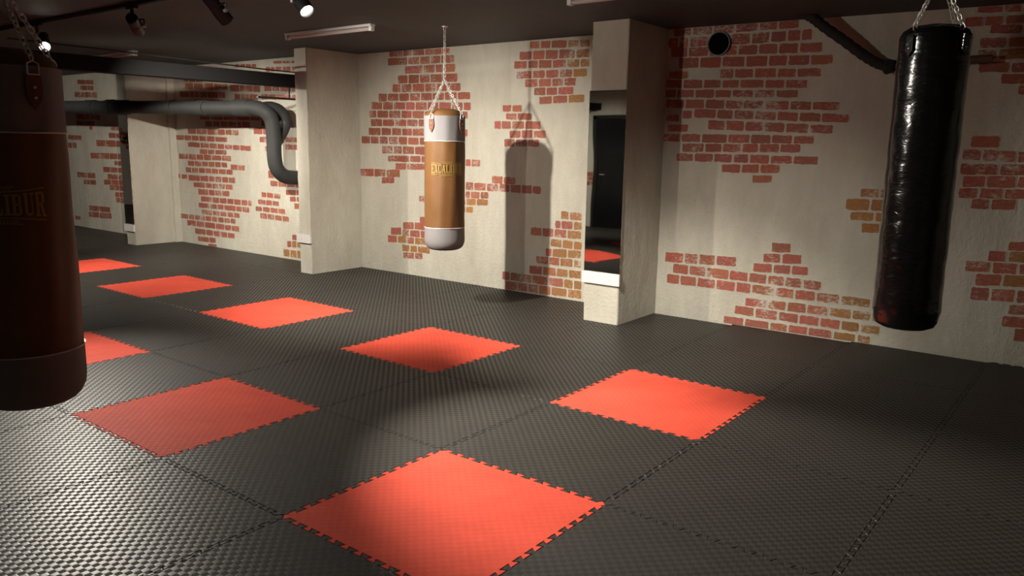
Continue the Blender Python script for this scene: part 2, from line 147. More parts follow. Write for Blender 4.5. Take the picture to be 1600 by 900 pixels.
# ------------------------------------------------------------------ materials
def newmat(name):
    m = bpy.data.materials.new(name); m.use_nodes = True
    nt = m.node_tree; return m, nt, nt.nodes['Principled BSDF']
def N(nt, t, **kw):
    n = nt.nodes.new(t)
    for k, v in kw.items():
        if k.startswith('_'): setattr(n, k[1:], v)
        else: n.inputs[k.replace('__', ' ')].default_value = v
    return n
def simple(name, col, rough=.5, metal=0, bump=0, bscale=200, vary=0, spec=.5, coat=0):
    m, nt, b = newmat(name)
    b.inputs['Base Color'].default_value = (*col, 1); b.inputs['Roughness'].default_value = rough; b.inputs['Metallic'].default_value = metal
    b.inputs['Specular IOR Level'].default_value = spec
    if coat: b.inputs['Coat Weight'].default_value = coat; b.inputs['Coat Roughness'].default_value = .2
    tc = N(nt, 'ShaderNodeTexCoord')
    if bump:
        n = N(nt, 'ShaderNodeTexNoise', Scale=bscale, Detail=4.0); bp = N(nt, 'ShaderNodeBump', Strength=bump, Distance=.004)
        nt.links.new(tc.outputs['Object'], n.inputs['Vector']); nt.links.new(n.outputs['Fac'], bp.inputs['Height']); nt.links.new(bp.outputs[0], b.inputs['Normal'])
    if vary:
        n = N(nt, 'ShaderNodeTexNoise', Scale=9.0, Detail=6.0); r = N(nt, 'ShaderNodeMix', _data_type='RGBA')
        nt.links.new(tc.outputs['Object'], n.inputs['Vector'])
        r.inputs[6].default_value = (*[c*(1-vary) for c in col], 1); r.inputs[7].default_value = (*[min(1, c*(1+vary)) for c in col], 1)
        nt.links.new(n.outputs['Fac'], r.inputs[0]); nt.links.new(r.outputs[2], b.inputs['Base Color'])
    return m
PLA_A, PLA_B = (.47, .435, .365), (.60, .575, .49)
def plaster_nodes(nt, tc):
    mp = N(nt, 'ShaderNodeMapping'); mp.inputs['Scale'].default_value = (1, 1, .35)
    nt.links.new(tc.outputs['Object'], mp.inputs['Vector'])
    n1 = N(nt, 'ShaderNodeTexNoise', Scale=2.2, Detail=8.0, Roughness=.62); nt.links.new(mp.outputs[0], n1.inputs['Vector'])
    rp = N(nt, 'ShaderNodeValToRGB'); rp.color_ramp.elements[0].position = .3; rp.color_ramp.elements[1].position = .68
    rp.color_ramp.elements[0].color = (*PLA_A, 1); rp.color_ramp.elements[1].color = (*PLA_B, 1)
    nt.links.new(n1.outputs['Fac'], rp.inputs[0])
    # trowel streaks and grain
    mp2 = N(nt, 'ShaderNodeMapping'); mp2.inputs['Scale'].default_value = (7, 7, 3.0)
    nt.links.new(tc.outputs['Object'], mp2.inputs['Vector'])
    n2 = N(nt, 'ShaderNodeTexNoise', Scale=1.6, Detail=5.0, Roughness=.65); nt.links.new(mp2.outputs[0], n2.inputs['Vector'])
    n3 = N(nt, 'ShaderNodeTexNoise', Scale=34.0, Detail=6.0, Roughness=.7); nt.links.new(tc.outputs['Object'], n3.inputs['Vector'])
    mx = N(nt, 'ShaderNodeMix', _data_type='RGBA', _blend_type='MULTIPLY'); mx.inputs[0].default_value = 1
    r2 = N(nt, 'ShaderNodeMapRange'); r2.inputs[1].default_value = .3; r2.inputs[2].default_value = .7; r2.inputs[3].default_value = .93; r2.inputs[4].default_value = 1.03
    nt.links.new(n2.outputs['Fac'], r2.inputs[0]); nt.links.new(rp.outputs[0], mx.inputs[6]); nt.links.new(r2.outputs[0], mx.inputs[7])
    ad = N(nt, 'ShaderNodeMath', _operation='ADD'); nt.links.new(n2.outputs['Fac'], ad.inputs[0]); nt.links.new(n3.outputs['Fac'], ad.inputs[1])
    ad2 = N(nt, 'ShaderNodeMath', _operation='MULTIPLY_ADD'); nt.links.new(n1.outputs['Fac'], ad2.inputs[0]); ad2.inputs[1].default_value = 2.0; nt.links.new(ad.outputs[0], ad2.inputs[2])
    return mx.outputs[2], ad2.outputs[0]
def make_plaster():
    m, nt, b = newmat('painted_plaster'); tc = N(nt, 'ShaderNodeTexCoord')
    c, h = plaster_nodes(nt, tc)
    nt.links.new(c, b.inputs['Base Color']); b.inputs['Roughness'].default_value = .75
    bp = N(nt, 'ShaderNodeBump', Strength=.75, Distance=.014); nt.links.new(h, bp.inputs['Height']); nt.links.new(bp.outputs[0], b.inputs['Normal'])
    return m
def make_brickpaint():
    m, nt, b = newmat('brick_paint'); tc = N(nt, 'ShaderNodeTexCoord')
    c, h = plaster_nodes(nt, tc)
    at = N(nt, 'ShaderNodeAttribute', _attribute_name='tint'); ed = N(nt, 'ShaderNodeAttribute', _attribute_name='edge')
    # brush streaks along the wall, broken paint
    mp = N(nt, 'ShaderNodeMapping'); mp.inputs['Scale'].default_value = (28, 28, 60)
    nt.links.new(tc.outputs['Object'], mp.inputs['Vector'])
    n = N(nt, 'ShaderNodeTexNoise', Scale=1.0, Detail=6.0, Roughness=.7); nt.links.new(mp.outputs[0], n.inputs['Vector'])
    n2 = N(nt, 'ShaderNodeTexNoise', Scale=5.0, Detail=3.0); nt.links.new(tc.outputs['Object'], n2.inputs['Vector'])
    s = N(nt, 'ShaderNodeMath', _operation='MULTIPLY_ADD'); nt.links.new(n2.outputs['Fac'], s.inputs[0]); s.inputs[1].default_value = .9; nt.links.new(n.outputs['Fac'], s.inputs[2])
    # s ~ .95 mean ; cover = smoothstep(edge*k - s)
    e = N(nt, 'ShaderNodeMath', _operation='MULTIPLY_ADD'); nt.links.new(ed.outputs['Fac'], e.inputs[0]); e.inputs[1].default_value = .75; e.inputs[2].default_value = .44
    d = N(nt, 'ShaderNodeMath', _operation='SUBTRACT'); nt.links.new(e.outputs[0], d.inputs[0]); nt.links.new(s.outputs[0], d.inputs[1])
    r = N(nt, 'ShaderNodeMapRange', _interpolation_type='SMOOTHSTEP'); r.inputs[1].default_value = -.12; r.inputs[2].default_value = .22; r.inputs[4].default_value = .97
    nt.links.new(d.outputs[0], r.inputs[0])
    v = N(nt, 'ShaderNodeMix', _data_type='RGBA', _blend_type='MULTIPLY'); v.inputs[0].default_value = 1
    r2 = N(nt, 'ShaderNodeMapRange'); r2.inputs[1].default_value = .3; r2.inputs[2].default_value = .7; r2.inputs[3].default_value = .75; r2.inputs[4].default_value = 1.25
    nt.links.new(n.outputs['Fac'], r2.inputs[0]); nt.links.new(at.outputs['Color'], v.inputs[6]); nt.links.new(r2.outputs[0], v.inputs[7])
    mx = N(nt, 'ShaderNodeMix', _data_type='RGBA'); nt.links.new(r.outputs[0], mx.inputs[0]); nt.links.new(c, mx.inputs[6]); nt.links.new(v.outputs[2], mx.inputs[7])
    nt.links.new(mx.outputs[2], b.inputs['Base Color']); b.inputs['Roughness'].default_value = .7
    bp = N(nt, 'ShaderNodeBump', Strength=.45, Distance=.01); nt.links.new(h, bp.inputs['Height']); nt.links.new(bp.outputs[0], b.inputs['Normal'])
    return m
def make_mat_foam(name, col, ra, rb, dk=1.0, spec=.5):
    m, nt, b = newmat(name); tc = N(nt, 'ShaderNodeTexCoord')
    S = 40.0
    ck = N(nt, 'ShaderNodeTexChecker', Scale=S); nt.links.new(tc.outputs['Object'], ck.inputs['Vector'])
    ck.inputs['Color1'].default_value = (1,1,1,1); ck.inputs['Color2'].default_value = (0,0,0,1)
    # keep the checker two dimensional: flatten z
    mp = N(nt, 'ShaderNodeMapping'); mp.inputs['Scale'].default_value = (1, 1, 0); mp.inputs['Location'].default_value = (0, 0, .0101)
    nt.links.new(tc.outputs['Object'], mp.inputs['Vector']); nt.links.new(mp.outputs[0], ck.inputs['Vector'])
    sep = N(nt, 'ShaderNodeSeparateXYZ'); nt.links.new(tc.outputs['Object'], sep.inputs[0])
    def pillow(o):   # 0 at the cell border, 1 inside
        a = N(nt, 'ShaderNodeMath', _operation='MULTIPLY'); nt.links.new(o, a.inputs[0]); a.inputs[1].default_value = S
        f = N(nt, 'ShaderNodeMath', _operation='FRACT'); nt.links.new(a.outputs[0], f.inputs[0])
        s = N(nt, 'ShaderNodeMath', _operation='SUBTRACT'); nt.links.new(f.outputs[0], s.inputs[0]); s.inputs[1].default_value = .5
        ab = N(nt, 'ShaderNodeMath', _operation='ABSOLUTE'); nt.links.new(s.outputs[0], ab.inputs[0])
        r = N(nt, 'ShaderNodeMapRange', _interpolation_type='SMOOTHSTEP'); r.inputs[1].default_value = .5; r.inputs[2].default_value = .30
        nt.links.new(ab.outputs[0], r.inputs[0]); return r.outputs[0]
    px, py = pillow(sep.outputs[0]), pillow(sep.outputs[1])
    mu = N(nt, 'ShaderNodeMath', _operation='MULTIPLY'); nt.links.new(px, mu.inputs[0]); nt.links.new(py, mu.inputs[1])
    m2 = N(nt, 'ShaderNodeMath', _operation='MULTIPLY'); nt.links.new(mu.outputs[0], m2.inputs[0]); nt.links.new(ck.outputs['Fac'], m2.inputs[1])
    n = N(nt, 'ShaderNodeTexNoise', Scale=160.0, Detail=4.0); nt.links.new(tc.outputs['Object'], n.inputs['Vector'])
    hh = N(nt, 'ShaderNodeMath', _operation='MULTIPLY_ADD'); nt.links.new(n.outputs['Fac'], hh.inputs[0]); hh.inputs[1].default_value = .25; nt.links.new(m2.outputs[0], hh.inputs[2])
    bp = N(nt, 'ShaderNodeBump', Strength=.22, Distance=.0014); nt.links.new(hh.outputs[0], bp.inputs['Height']); nt.links.new(bp.outputs[0], b.inputs['Normal'])
    rr_ = N(nt, 'ShaderNodeMapRange'); rr_.inputs[3].default_value = rb; rr_.inputs[4].default_value = ra
    nt.links.new(ck.outputs['Fac'], rr_.inputs[0]); nt.links.new(rr_.outputs[0], b.inputs['Roughness'])
    mx = N(nt, 'ShaderNodeMix', _data_type='RGBA'); mx.inputs[6].default_value = (*[c*dk for c in col], 1); mx.inputs[7].default_value = (*col, 1)
    nt.links.new(ck.outputs['Fac'], mx.inputs[0])
    # scuffs
    n3 = N(nt, 'ShaderNodeTexNoise', Scale=3.0, Detail=8.0, Roughness=.7)
    nt.links.new(tc.outputs['Object'], n3.inputs['Vector'])
    oi = N(nt, 'ShaderNodeObjectInfo')
    m3 = N(nt, 'ShaderNodeMix', _data_type='RGBA', _blend_type='MULTIPLY'); m3.inputs[0].default_value = 1
    r3 = N(nt, 'ShaderNodeMapRange'); r3.inputs[1].default_value = .3; r3.inputs[2].default_value = .7; r3.inputs[3].default_value = .88; r3.inputs[4].default_value = 1.12
    nt.links.new(n3.outputs['Fac'], r3.inputs[0]); nt.links.new(mx.outputs[2], m3.inputs[6]); nt.links.new(r3.outputs[0], m3.inputs[7])
    nt.links.new(m3.outputs[2], b.inputs['Base Color'])
    b.inputs['Specular IOR Level'].default_value = spec
    return m
def make_leather(name, col, rough, bump, scale=60, vary=.15, big=0):
    m, nt, b = newmat(name); tc = N(nt, 'ShaderNodeTexCoord')
    n = N(nt, 'ShaderNodeTexNoise', Scale=6.0, Detail=8.0, Roughness=.7); nt.links.new(tc.outputs['Object'], n.inputs['Vector'])
    mx = N(nt, 'ShaderNodeMix', _data_type='RGBA'); mx.inputs[6].default_value = (*[c*(1-vary) for c in col], 1); mx.inputs[7].default_value = (*[min(1, c*(1+vary)) for c in col], 1)
    nt.links.new(n.outputs['Fac'], mx.inputs[0]); nt.links.new(mx.outputs[2], b.inputs['Base Color'])
    v = N(nt, 'ShaderNodeTexVoronoi', Scale=scale*6); nt.links.new(tc.outputs['Object'], v.inputs['Vector'])
    n2 = N(nt, 'ShaderNodeTexNoise', Scale=scale*.25, Detail=5.0, Distortion=.6); nt.links.new(tc.outputs['Object'], n2.inputs['Vector'])
    a = N(nt, 'ShaderNodeMath', _operation='MULTIPLY_ADD'); nt.links.new(n2.outputs['Fac'], a.inputs[0]); a.inputs[1].default_value = 1.5 + big; nt.links.new(v.outputs['Distance'], a.inputs[2])
    bp = N(nt, 'ShaderNodeBump', Strength=bump, Distance=.005); nt.links.new(a.outputs[0], bp.inputs['Height']); nt.links.new(bp.outputs[0], b.inputs['Normal'])
    b.inputs['Roughness'].default_value = rough
    return m
def make_vinyl():
    m, nt, b = newmat('glossy_black_vinyl'); tc = N(nt, 'ShaderNodeTexCoord')
    b.inputs['Base Color'].default_value = (.006, .0055, .006, 1); b.inputs['Roughness'].default_value = .2
    mp = N(nt, 'ShaderNodeMapping'); mp.inputs['Scale'].default_value = (1, 1, 2.2); nt.links.new(tc.outputs['Object'], mp.inputs['Vector'])
    n = N(nt, 'ShaderNodeTexNoise', Scale=11.0, Detail=3.0, Distortion=.8); nt.links.new(mp.outputs[0], n.inputs['Vector'])
    bp = N(nt, 'ShaderNodeBump', Strength=.33, Distance=.012); nt.links.new(n.outputs['Fac'], bp.inputs['Height']); nt.links.new(bp.outputs[0], b.inputs['Normal'])
    return m
def emit(name, col, s):
    m, nt, b = newmat(name); b.inputs['Base Color'].default_value = (.8, .8, .8, 1)
    b.inputs['Emission Color'].default_value = (*col, 1); b.inputs['Emission Strength'].default_value = s
    return m
MT = dict(
 plaster=make_plaster(), brick=make_brickpaint(),
 foam_black=make_mat_foam('black_foam', (.052, .047, .042), .40, .74, .50, .18),
 foam_red=make_mat_foam('red_foam', (.76, .097, .060), .60, .68, .95, .05),
 concrete=simple('dark_concrete', (.03, .028, .026), .8, bump=.3, bscale=30),
 ceiling=simple('charcoal_ceiling_paint', (.042, .046, .050), .7, bump=.35, bscale=25, vary=.2),
 beam=simple('black_beam_paint', (.008, .0075, .008), .85, bump=.2, bscale=60, spec=.2),
 black=simple('black_metal', (.012, .012, .012), .4),
 rail=simple('black_aluminium_rail', (.03, .03, .03), .35, .3),
 steel=simple('zinc_steel', (.78, .76, .72), .42, .7),
 plastic=simple('white_plastic', (.72, .70, .68), .4, bump=.05, bscale=40),
 tubewhite=simple('white_fluorescent_tube', (.5, .44, .42), .35),
 pipe=simple('grey_sewer_pipe', (.034, .035, .035), .65, bump=.15, bscale=20, vary=.2, spec=.3),
 dust=simple('black_foam_insulation', (.018, .016, .015), .85, bump=.6, bscale=60),
 rust=simple('rusty_brown_pipe', (.10, .045, .025), .7, bump=.4, bscale=60, vary=.4),
 tan=make_leather('tan_brown_leather', (.165, .072, .018), .6, .25, vary=.3),
 white_l=make_leather('white_leather', (.25, .24, .25), .8, .3, vary=.06),
 dark_l=make_leather('dark_brown_leather', (.018, .007, .008), .45, .2),
 strap=make_leather('brown_leather_strap', (.16, .06, .025), .5, .2),
 black_l=make_vinyl(),
 gold=simple('gold_print', (.42, .27, .075), .5, .2),
 piping=simple('pale_piping', (.8, .77, .72), .4),
 door=simple('black_gloss_door', (.008, .008, .009), .12),
)
def make_mirror():
    m, nt, b = newmat('mirror_glass'); b.inputs['Metallic'].default_value = 1; b.inputs['Roughness'].default_value = .02
    b.inputs['Base Color'].default_value = (.80, .82, .80, 1)
    tc = N(nt, 'ShaderNodeTexCoord'); n = N(nt, 'ShaderNodeTexNoise', Scale=2.3, Detail=0.0); bp = N(nt, 'ShaderNodeBump', Strength=.07, Distance=.02)
    nt.links.new(tc.outputs['Object'], n.inputs['Vector']); nt.links.new(n.outputs['Fac'], bp.inputs['Height']); nt.links.new(bp.outputs[0], b.inputs['Normal'])
    return m
MT['mirror'] = make_mirror()
# ------------------------------------------------------------------ room shell
CEIL = 2.64
def wall(name, A, B, data=None, hidden_bricks=None, side=1):
    """vertical wall from A to B (plan), 0.2 thick away from the room; painted bricks on its face"""
    A = Vector((*A, 0)); B = Vector((*B, 0)); t = (B-A); L = t.length; t.normalize(); n = Vector((-t.y, t.x, 0))*side   # n points into the room
    bm = bmesh.new()
    te = bm.verts.layers.float_color.new('tint'); ee = bm.verts.layers.float.new('edge')
    z0, z1 = -.02, CEIL
    ns, nz = max(2, int(L/.12)), 22
    def P(s, z, d=0): return A + t*s + n*d + Vector((0,0,z))
    grid = []
    for i in range(ns+1):
        colv = []
        for j in range(nz+1):
            s, z = L*i/ns, z0+(z1-z0)*j/nz
            dd = 0 if i in (0, ns) else .0035*math.sin(s*3.1+z*1.3)*math.sin(z*2.3+s*.7)
            v = bm.verts.new(P(s, z, -abs(dd))); colv.append(v)
        grid.append(colv)
    for i in range(ns):
        for j in range(nz): bm.faces.new((grid[i][j], grid[i+1][j], grid[i+1][j+1], grid[i][j+1])).material_index = 0
    back = [bm.verts.new(P(s, z, -.2)) for s, z in ((0,z0),(L,z0),(L,z1),(0,z1))]
    bm.faces.new(back)
    bm.faces.new([grid[i][0] for i in range(ns+1)] + [back[1], back[0]])
    bm.faces.new([grid[i][nz] for i in range(ns+1)] + [back[2], back[3]])
    bm.faces.new([grid[0][j] for j in range(nz+1)] + [back[3], back[0]])
    bm.faces.new([grid[ns][j] for j in range(nz+1)] + [back[2], back[1]])
    for rec in (data or []):
        s0, s1, za, zb, h, org = [v/1000 for v in rec[:5]] + [rec[5]]
        s0 = max(s0, .002); s1 = min(s1, L-.002)
        gap = min(.008, (s1-s0)*.1) * (1.0 if (s1-s0) > .1 else .8)
        s0 += gap/2; s1 -= gap/2
        if s1-s0 < .02: continue
        rnd = random.random
        hv = h*random.uniform(1.10, 1.2)/2
        if org: base = Vector((random.uniform(.31,.35), random.uniform(.13,.155), random.uniform(.030,.042)))
        else: base = Vector((random.uniform(.31,.36), random.uniform(.078,.098), random.uniform(.045,.058)))
        if not org and rnd() < .03: base = Vector((.33,.105,.045))
        col = (*(base*random.uniform(.80,1.02)), 1)
        cr = min(.009, hv*.3)
        outer = []
        nb = 5
        def line(p, q, m):
            for k in range(m):
                f = k/m; outer.append((p[0]+(q[0]-p[0])*f, p[1]+(q[1]-p[1])*f))
        zc = lambda s: za + (zb-za)*(s-s0)/(s1-s0)
        line((s0+cr, -hv), (s1-cr, -hv), nb); line((s1-cr, -hv), (s1, -hv+cr), 2); line((s1, -hv+cr), (s1, hv-cr), 2); line((s1, hv-cr), (s1-cr, hv), 2)
        line((s1-cr, hv), (s0+cr, hv), nb); line((s0+cr, hv), (s0, hv-cr), 2); line((s0, hv-cr), (s0, -hv+cr), 2); line((s0, -hv+cr), (s0+cr, -hv), 2)
        j = .0035
        outer = [(a+random.uniform(-j, j), b+random.uniform(-j, j)) for a, b in outer]
        cs = (s0+s1)/2
        ins = min(.0065, hv*.3)
        rings = []
        for k, (off, d, ev) in enumerate(((0, .0004, 0.0), (0, .0012, 0.0), (ins, .0014, 1.0))):
            rg = []
            for a, b in outer:
                fa = 1 - off/max(.01, (s1-s0)/2); fb = 1 - off/hv
                a2 = cs + (a-cs)*fa; b2 = b*fb
                z = min(CEIL-.003, max(.001, zc(a2)+b2))
                v = bm.verts.new(P(a2, z, d)); v[te] = col; v[ee] = ev; rg.append(v)
            rings.append(rg)
        m = len(outer)
        for R0, R1 in zip(rings, rings[1:]):
            for k in range(m):
                bm.faces.new((R0[k], R0[(k+1) % m], R1[(k+1) % m], R1[k])).material_index = 1
        bm.faces.new(rings[-1]).material_index = 1
    o = obj(name, bm, [MT['plaster'], MT['brick']], smooth=True, sharp=30)
    return tag(o, kind='structure')
def parse(s): return [[int(v) for v in r.split(',')] for r in s.split()]
def patches(L, seed, n=6):
    """loose painted brick patches for the walls only the mirrors see"""
    rg = random.Random(seed); out = []
    for _ in range(n):
        cs, cz, rows = rg.uniform(.5, L-.5), rg.uniform(.4, 2.2), rg.randint(4, 9)
        for k in range(rows):
            z = cz + (k-rows/2)*.09
            if z < .05 or z > 2.58: continue
            half = .65*math.sqrt(max(.05, 1-((k-rows/2)/(rows/2+.3))**2))*rg.uniform(.6, 1.1)
            s = cs-half
            while s < cs+half:
                ww = rg.uniform(.15, .2); out.append([int(1000*v) for v in (s, s+ww, z, z, .078)]+[0]); s += ww
    return out
DR = (5.03-4.88)/3.03
XR = lambda y: 4.88 + (0.8-y)*DR
wall('wall_right', (4.88,.8), (XR(-4.6), -4.6), parse(BRICKS['right']), side=-1)
wall('wall_middle', (4.86,.8), (4.86,5.2), parse(BRICKS['mid']), side=1)
wall('wall_left', (4.65,5.2), (4.65,9.2), parse(BRICKS['bay']), side=1)
wall('wall_far_left', (4.55,8.9), (4.55,16.5), parse(BRICKS['far']), side=1)
wall('wall_end', (4.75,16.5), (-3.3,16.5), patches(8, 3, 7), side=1)
wall('wall_opposite', (-3.3,16.5), (-3.3,-4.6), patches(21, 5, 22), side=1)
wall('wall_near', (-3.3,-4.6), (5.35,-4.6), patches(8.5, 9, 5), side=1)
def pillar(name, x0, x1, y0, y1):
    bm = bmesh.new(); box(bm, x0, x1, y0, y1, -.02, CEIL)
    bmesh.ops.subdivide_edges(bm, edges=[e for e in bm.edges if abs(e.verts[0].co.z-e.verts[1].co.z) > 1], cuts=24)
    for v in bm.verts:
        if 0 < v.co.z < CEIL-.01:
            v.co.x += random.uniform(-.003, .003) if v.co.x < (x0+x1)/2 else 0
            v.co.y += random.uniform(-.003, .003)
    es = [e for e in bm.edges if abs(e.verts[0].co.z-e.verts[1].co.z) > .02 and e.calc_face_angle(0) > 1]
    bmesh.ops.bevel(bm, geom=es, offset=.006, segments=2, affect='EDGES')
    return tag(obj(name, bm, MT['plaster'], smooth=True, sharp=35), kind='structure')
pillar('wall_pillar_right', 4.155, 4.95, .785, 1.145)
pillar('wall_pillar_middle', 4.065, 4.95, 4.965, 5.19)
pillar('wall_pillar_left', 3.94, 4.72, 8.95, 9.21)
bm = bmesh.new(); box(bm, -3.5, 5.4, -4.8, 16.7, -.14, -.02); tag(obj('floor', bm, MT['concrete']), kind='structure')
bm = bmesh.new(); box(bm, -3.5, 5.4, -4.8, 16.7, CEIL, CEIL+.15); tag(obj('ceiling', bm, MT['ceiling']), kind='structure')
# door in the opposite wall, seen in the pillar mirror
dr = empty('door_1', (-3.3, 5.14, 0)); dr['kind'] = 'structure'
bm = bmesh.new(); box(bm, .001, .045, -.52, .52, 0.0, 2.05, .004)
for z0, z1 in ((.15,.7),(.8,1.3),(1.4,1.92)):
    box(bm, .045, .055, -.40, .40, z0, z1, .006)
obj('door_leaf', bm, MT['door'], dr)
bm = bmesh.new()
for y0, y1, z0, z1 in ((-.60,-.525,0,2.13),(.525,.60,0,2.13),(-.60,.60,2.055,2.13)): box(bm, .001, .07, y0, y1, z0, z1, .004)
obj('door_frame', bm, MT['black'], dr)
bm = bmesh.new(); tube(bm, [(.055,.43,1.0),(.10,.43,1.0),(.11,.42,1.0),(.11,.31,1.0)], .009, 10); obj('door_handle', bm, MT['steel'], dr, True)

# ------------------------------------------------------------------ puzzle mats
TH = .0198
def mat_outline():
    c, d, n, fl = .030, .0122, 12, .007
    p = (1-2*c)/n
    cv = [(c, 0)]
    for k in range(n):
        t0 = c + k*p
        cv += [(t0 - (fl if k else -.004), d), (t0+p/2+fl, d), (t0+p/2-fl, -d), (t0+p+(fl if k < n-1 else -.004), -d)]
    cv.append((1-c, 0))
    pts = []
    pts += [(a, b) for a, b in cv]                                   # bottom, left to right
    pts += [(1-c/2, -c/2), (1+c/2, c/2)]
    pts += [(1-b, a) for a, b in cv]                                 # right, upward
    pts += [(a, 1+b) for a, b in reversed(cv)]                       # top, right to left
    pts += [(c/2, 1+c/2), (-c/2, 1-c/2)]
    pts += [(0-b, a) for a, b in reversed(cv)]                       # left, downward
    return pts
def offset(poly, d):
    out = []; n = len(poly)
    for i in range(n):
        p0, p1, p2 = Vector(poly[i-1]), Vector(poly[i]), Vector(poly[(i+1) % n])
        e1, e2 = (p1-p0), (p2-p1)
        if e1.length < 1e-6 or e2.length < 1e-6: out.append(tuple(p1)); continue
        e1.normalize(); e2.normalize()
        n1, n2 = Vector((-e1.y, e1.x)), Vector((-e2.y, e2.x))
        m = n1+n2
        if m.length < .2: out.append(tuple(p1+n1*d)); continue
        m.normalize(); k = d/max(.5, m.dot(n1)); out.append(tuple(p1+m*k))
    return out
def clip(poly, ax, lim, sign):
    out = []; n = len(poly)
    ins = lambda p: sign*(p[ax]-lim) <= 0
    for i in range(n):
        a, b = poly[i], poly[(i+1) % n]
        if ins(a): out.append(a)
        if ins(a) != ins(b):
            f = (lim-a[ax])/(b[ax]-a[ax]); out.append((a[0]+(b[0]-a[0])*f, a[1]+(b[1]-a[1])*f))
    return out
def mat_mesh(name, poly, mat):
    bm = bmesh.new()
    o1, o2 = offset(poly, .0009), offset(poly, .0026)
    R = [[bm.verts.new((a, b, z)) for a, b in pl] for pl, z in ((o1, 0.0), (o1, TH-.0016), (o2, TH))]
    m = len(poly)
    for A, B in zip(R, R[1:]):
        for k in range(m): bm.faces.new((A[k], A[(k+1) % m], B[(k+1) % m], B[k]))
    bm.faces.new(R[2]); bm.faces.new(list(reversed(R[0])))
    bmesh.ops.recalc_face_normals(bm, faces=bm.faces)
    me = bpy.data.meshes.new(name); bm.to_mesh(me); bm.free(); me.materials.append(mat); return me
OUT = mat_outline()
ME_B = mat_mesh('black_mat', OUT, MT['foam_black']); ME_R = mat_mesh('red_mat', OUT, MT['foam_red'])
RED = {(0,0): ('frontmost', 'large red foam puzzle mat nearest the camera, cut by the bottom edge'),
 (2,0): ('rightmost', 'rightmost red foam puzzle mat, in front of the mirrored pillar'),
 (0,-2): ('left front', 'red foam puzzle mat just right of the near punching bag, second nearest of all'),
 (2,-2): ('centre', 'red foam puzzle mat in the middle of the floor below the hanging tan bag'),
 (2,-4): ('glowing', 'red foam puzzle mat glowing orange under a spotlight pool'),
 (0,-4): ('half hidden', 'red foam puzzle mat half hidden behind the bottom of the near punching bag'),
 (2,-6): ('dim far', 'dim red foam puzzle mat, second farthest, before the brick bay'),
 (2,-8): ('farthest', 'farthest red foam puzzle mat, partly behind the near bag'),
 (-2,-4): None, (2,-12): None, (0,-14): None}
EXTRA = {(-2,-4): 'red foam puzzle mat seen as a red wedge in the right pillar mirror', (2,-12): 'red foam puzzle mat seen as the lower red strip in far pillar mirror', (0,-14): 'red foam puzzle mat seen as the upper red strip in far pillar mirror'}
def limits(u, v):
    x1 = 4.86
    y0, y1 = -v-1, -v
    if y1 <= .8: x1 = min(XR(y1), XR(y0)) - .004
    elif y0 >= 9: x1 = 4.545
    elif y1 > 5.2: x1 = 4.645
    else: x1 = 4.855
    return x1
VIS = {(-4,-7),(-4,-6),(-4,-5),(-4,-4),(-4,-3),(-4,-2),(-3,-7),(-3,-6),(-3,-5),(-3,-4),(-3,-3),(-3,-2),(-2,-7),(-2,-6),(-2,-5),(-2,-4),(-2,-3),(-2,-2),(-2,-1),(-1,-7),(-1,-6),(-1,-5),(-1,-4),(-1,-3),(-1,-2),(-1,-1),(-1,0),(-1,1),(0,-16),(0,-15),(0,-14),(0,-13),(0,-12),(0,-11),(0,-10),(0,-9),(0,-7),(0,-6),(0,-5),(0,-4),(0,-3),(0,-2),(0,-1),(0,0),(0,1),(0,2),(1,-16),(1,-15),(1,-14),(1,-13),(1,-12),(1,-11),(1,-10),(1,-9),(1,-8),(1,-7),(1,-6),(1,-5),(1,-4),(1,-3),(1,-2),(1,-1),(1,0),(1,1),(1,2),(2,-16),(2,-15),(2,-14),(2,-13),(2,-12),(2,-11),(2,-10),(2,-9),(2,-8),(2,-7),(2,-6),(2,-5),(2,-4),(2,-3),(2,-2),(2,-1),(2,0),(2,1),(2,2),(3,-17),(3,-16),(3,-15),(3,-14),(3,-13),(3,-12),(3,-11),(3,-10),(3,-9),(3,-8),(3,-7),(3,-6),(3,-5),(3,-4),(3,-3),(3,-2),(3,-1),(3,0),(3,1),(3,2),(4,-17),(4,-16),(4,-15),(4,-14),(4,-13),(4,-12),(4,-11),(4,-10),(4,-9),(4,-8),(4,-7),(4,-6),(4,-5),(4,-4),(4,-3),(4,-2),(4,-1),(4,0),(4,1),(4,2)}
NUMW = {1:'one',2:'two',3:'three',4:'four',5:'five',6:'six',7:'seven',8:'eight',9:'nine',10:'ten',11:'eleven'}
def mat_label(u, v):
    best = None
    for (a, b), info in RED.items():
        if info is None: continue
        du, dv = u-a, v-b
        k = (abs(du)+abs(dv), abs(b), a)
        if best is None or k < best[0]: best = (k, du, dv, info[0])
    _, du, dv, nm = best
    if du == 0 or dv == 0:
        dirn = {(1,0):'far right', (-1,0):'near left', (0,1):'near right', (0,-1):'far left'}[((du>0)-(du<0), (dv>0)-(dv<0))]
        k = abs(du+dv)
        if k == 1: return 'black foam mat joined to the %s edge of the %s red mat' % (dirn, nm)
        return 'black foam mat %s mats beyond the %s edge of the %s red mat' % (NUMW[k], dirn, nm)
    cn = {(1,1):'right', (-1,-1):'left', (1,-1):'far', (-1,1):'near'}[(1 if du>0 else -1, 1 if dv>0 else -1)]
    if abs(du) == 1 and abs(dv) == 1: return 'black foam mat touching only the %s corner of the %s red mat' % (cn, nm)
    return 'black mat offset from %s red mat by %s %s, %s %s' % (nm, NUMW[abs(du)], 'rightward' if du>0 else 'nearer-left', NUMW[abs(dv)], 'nearer' if dv>0 else 'farther')
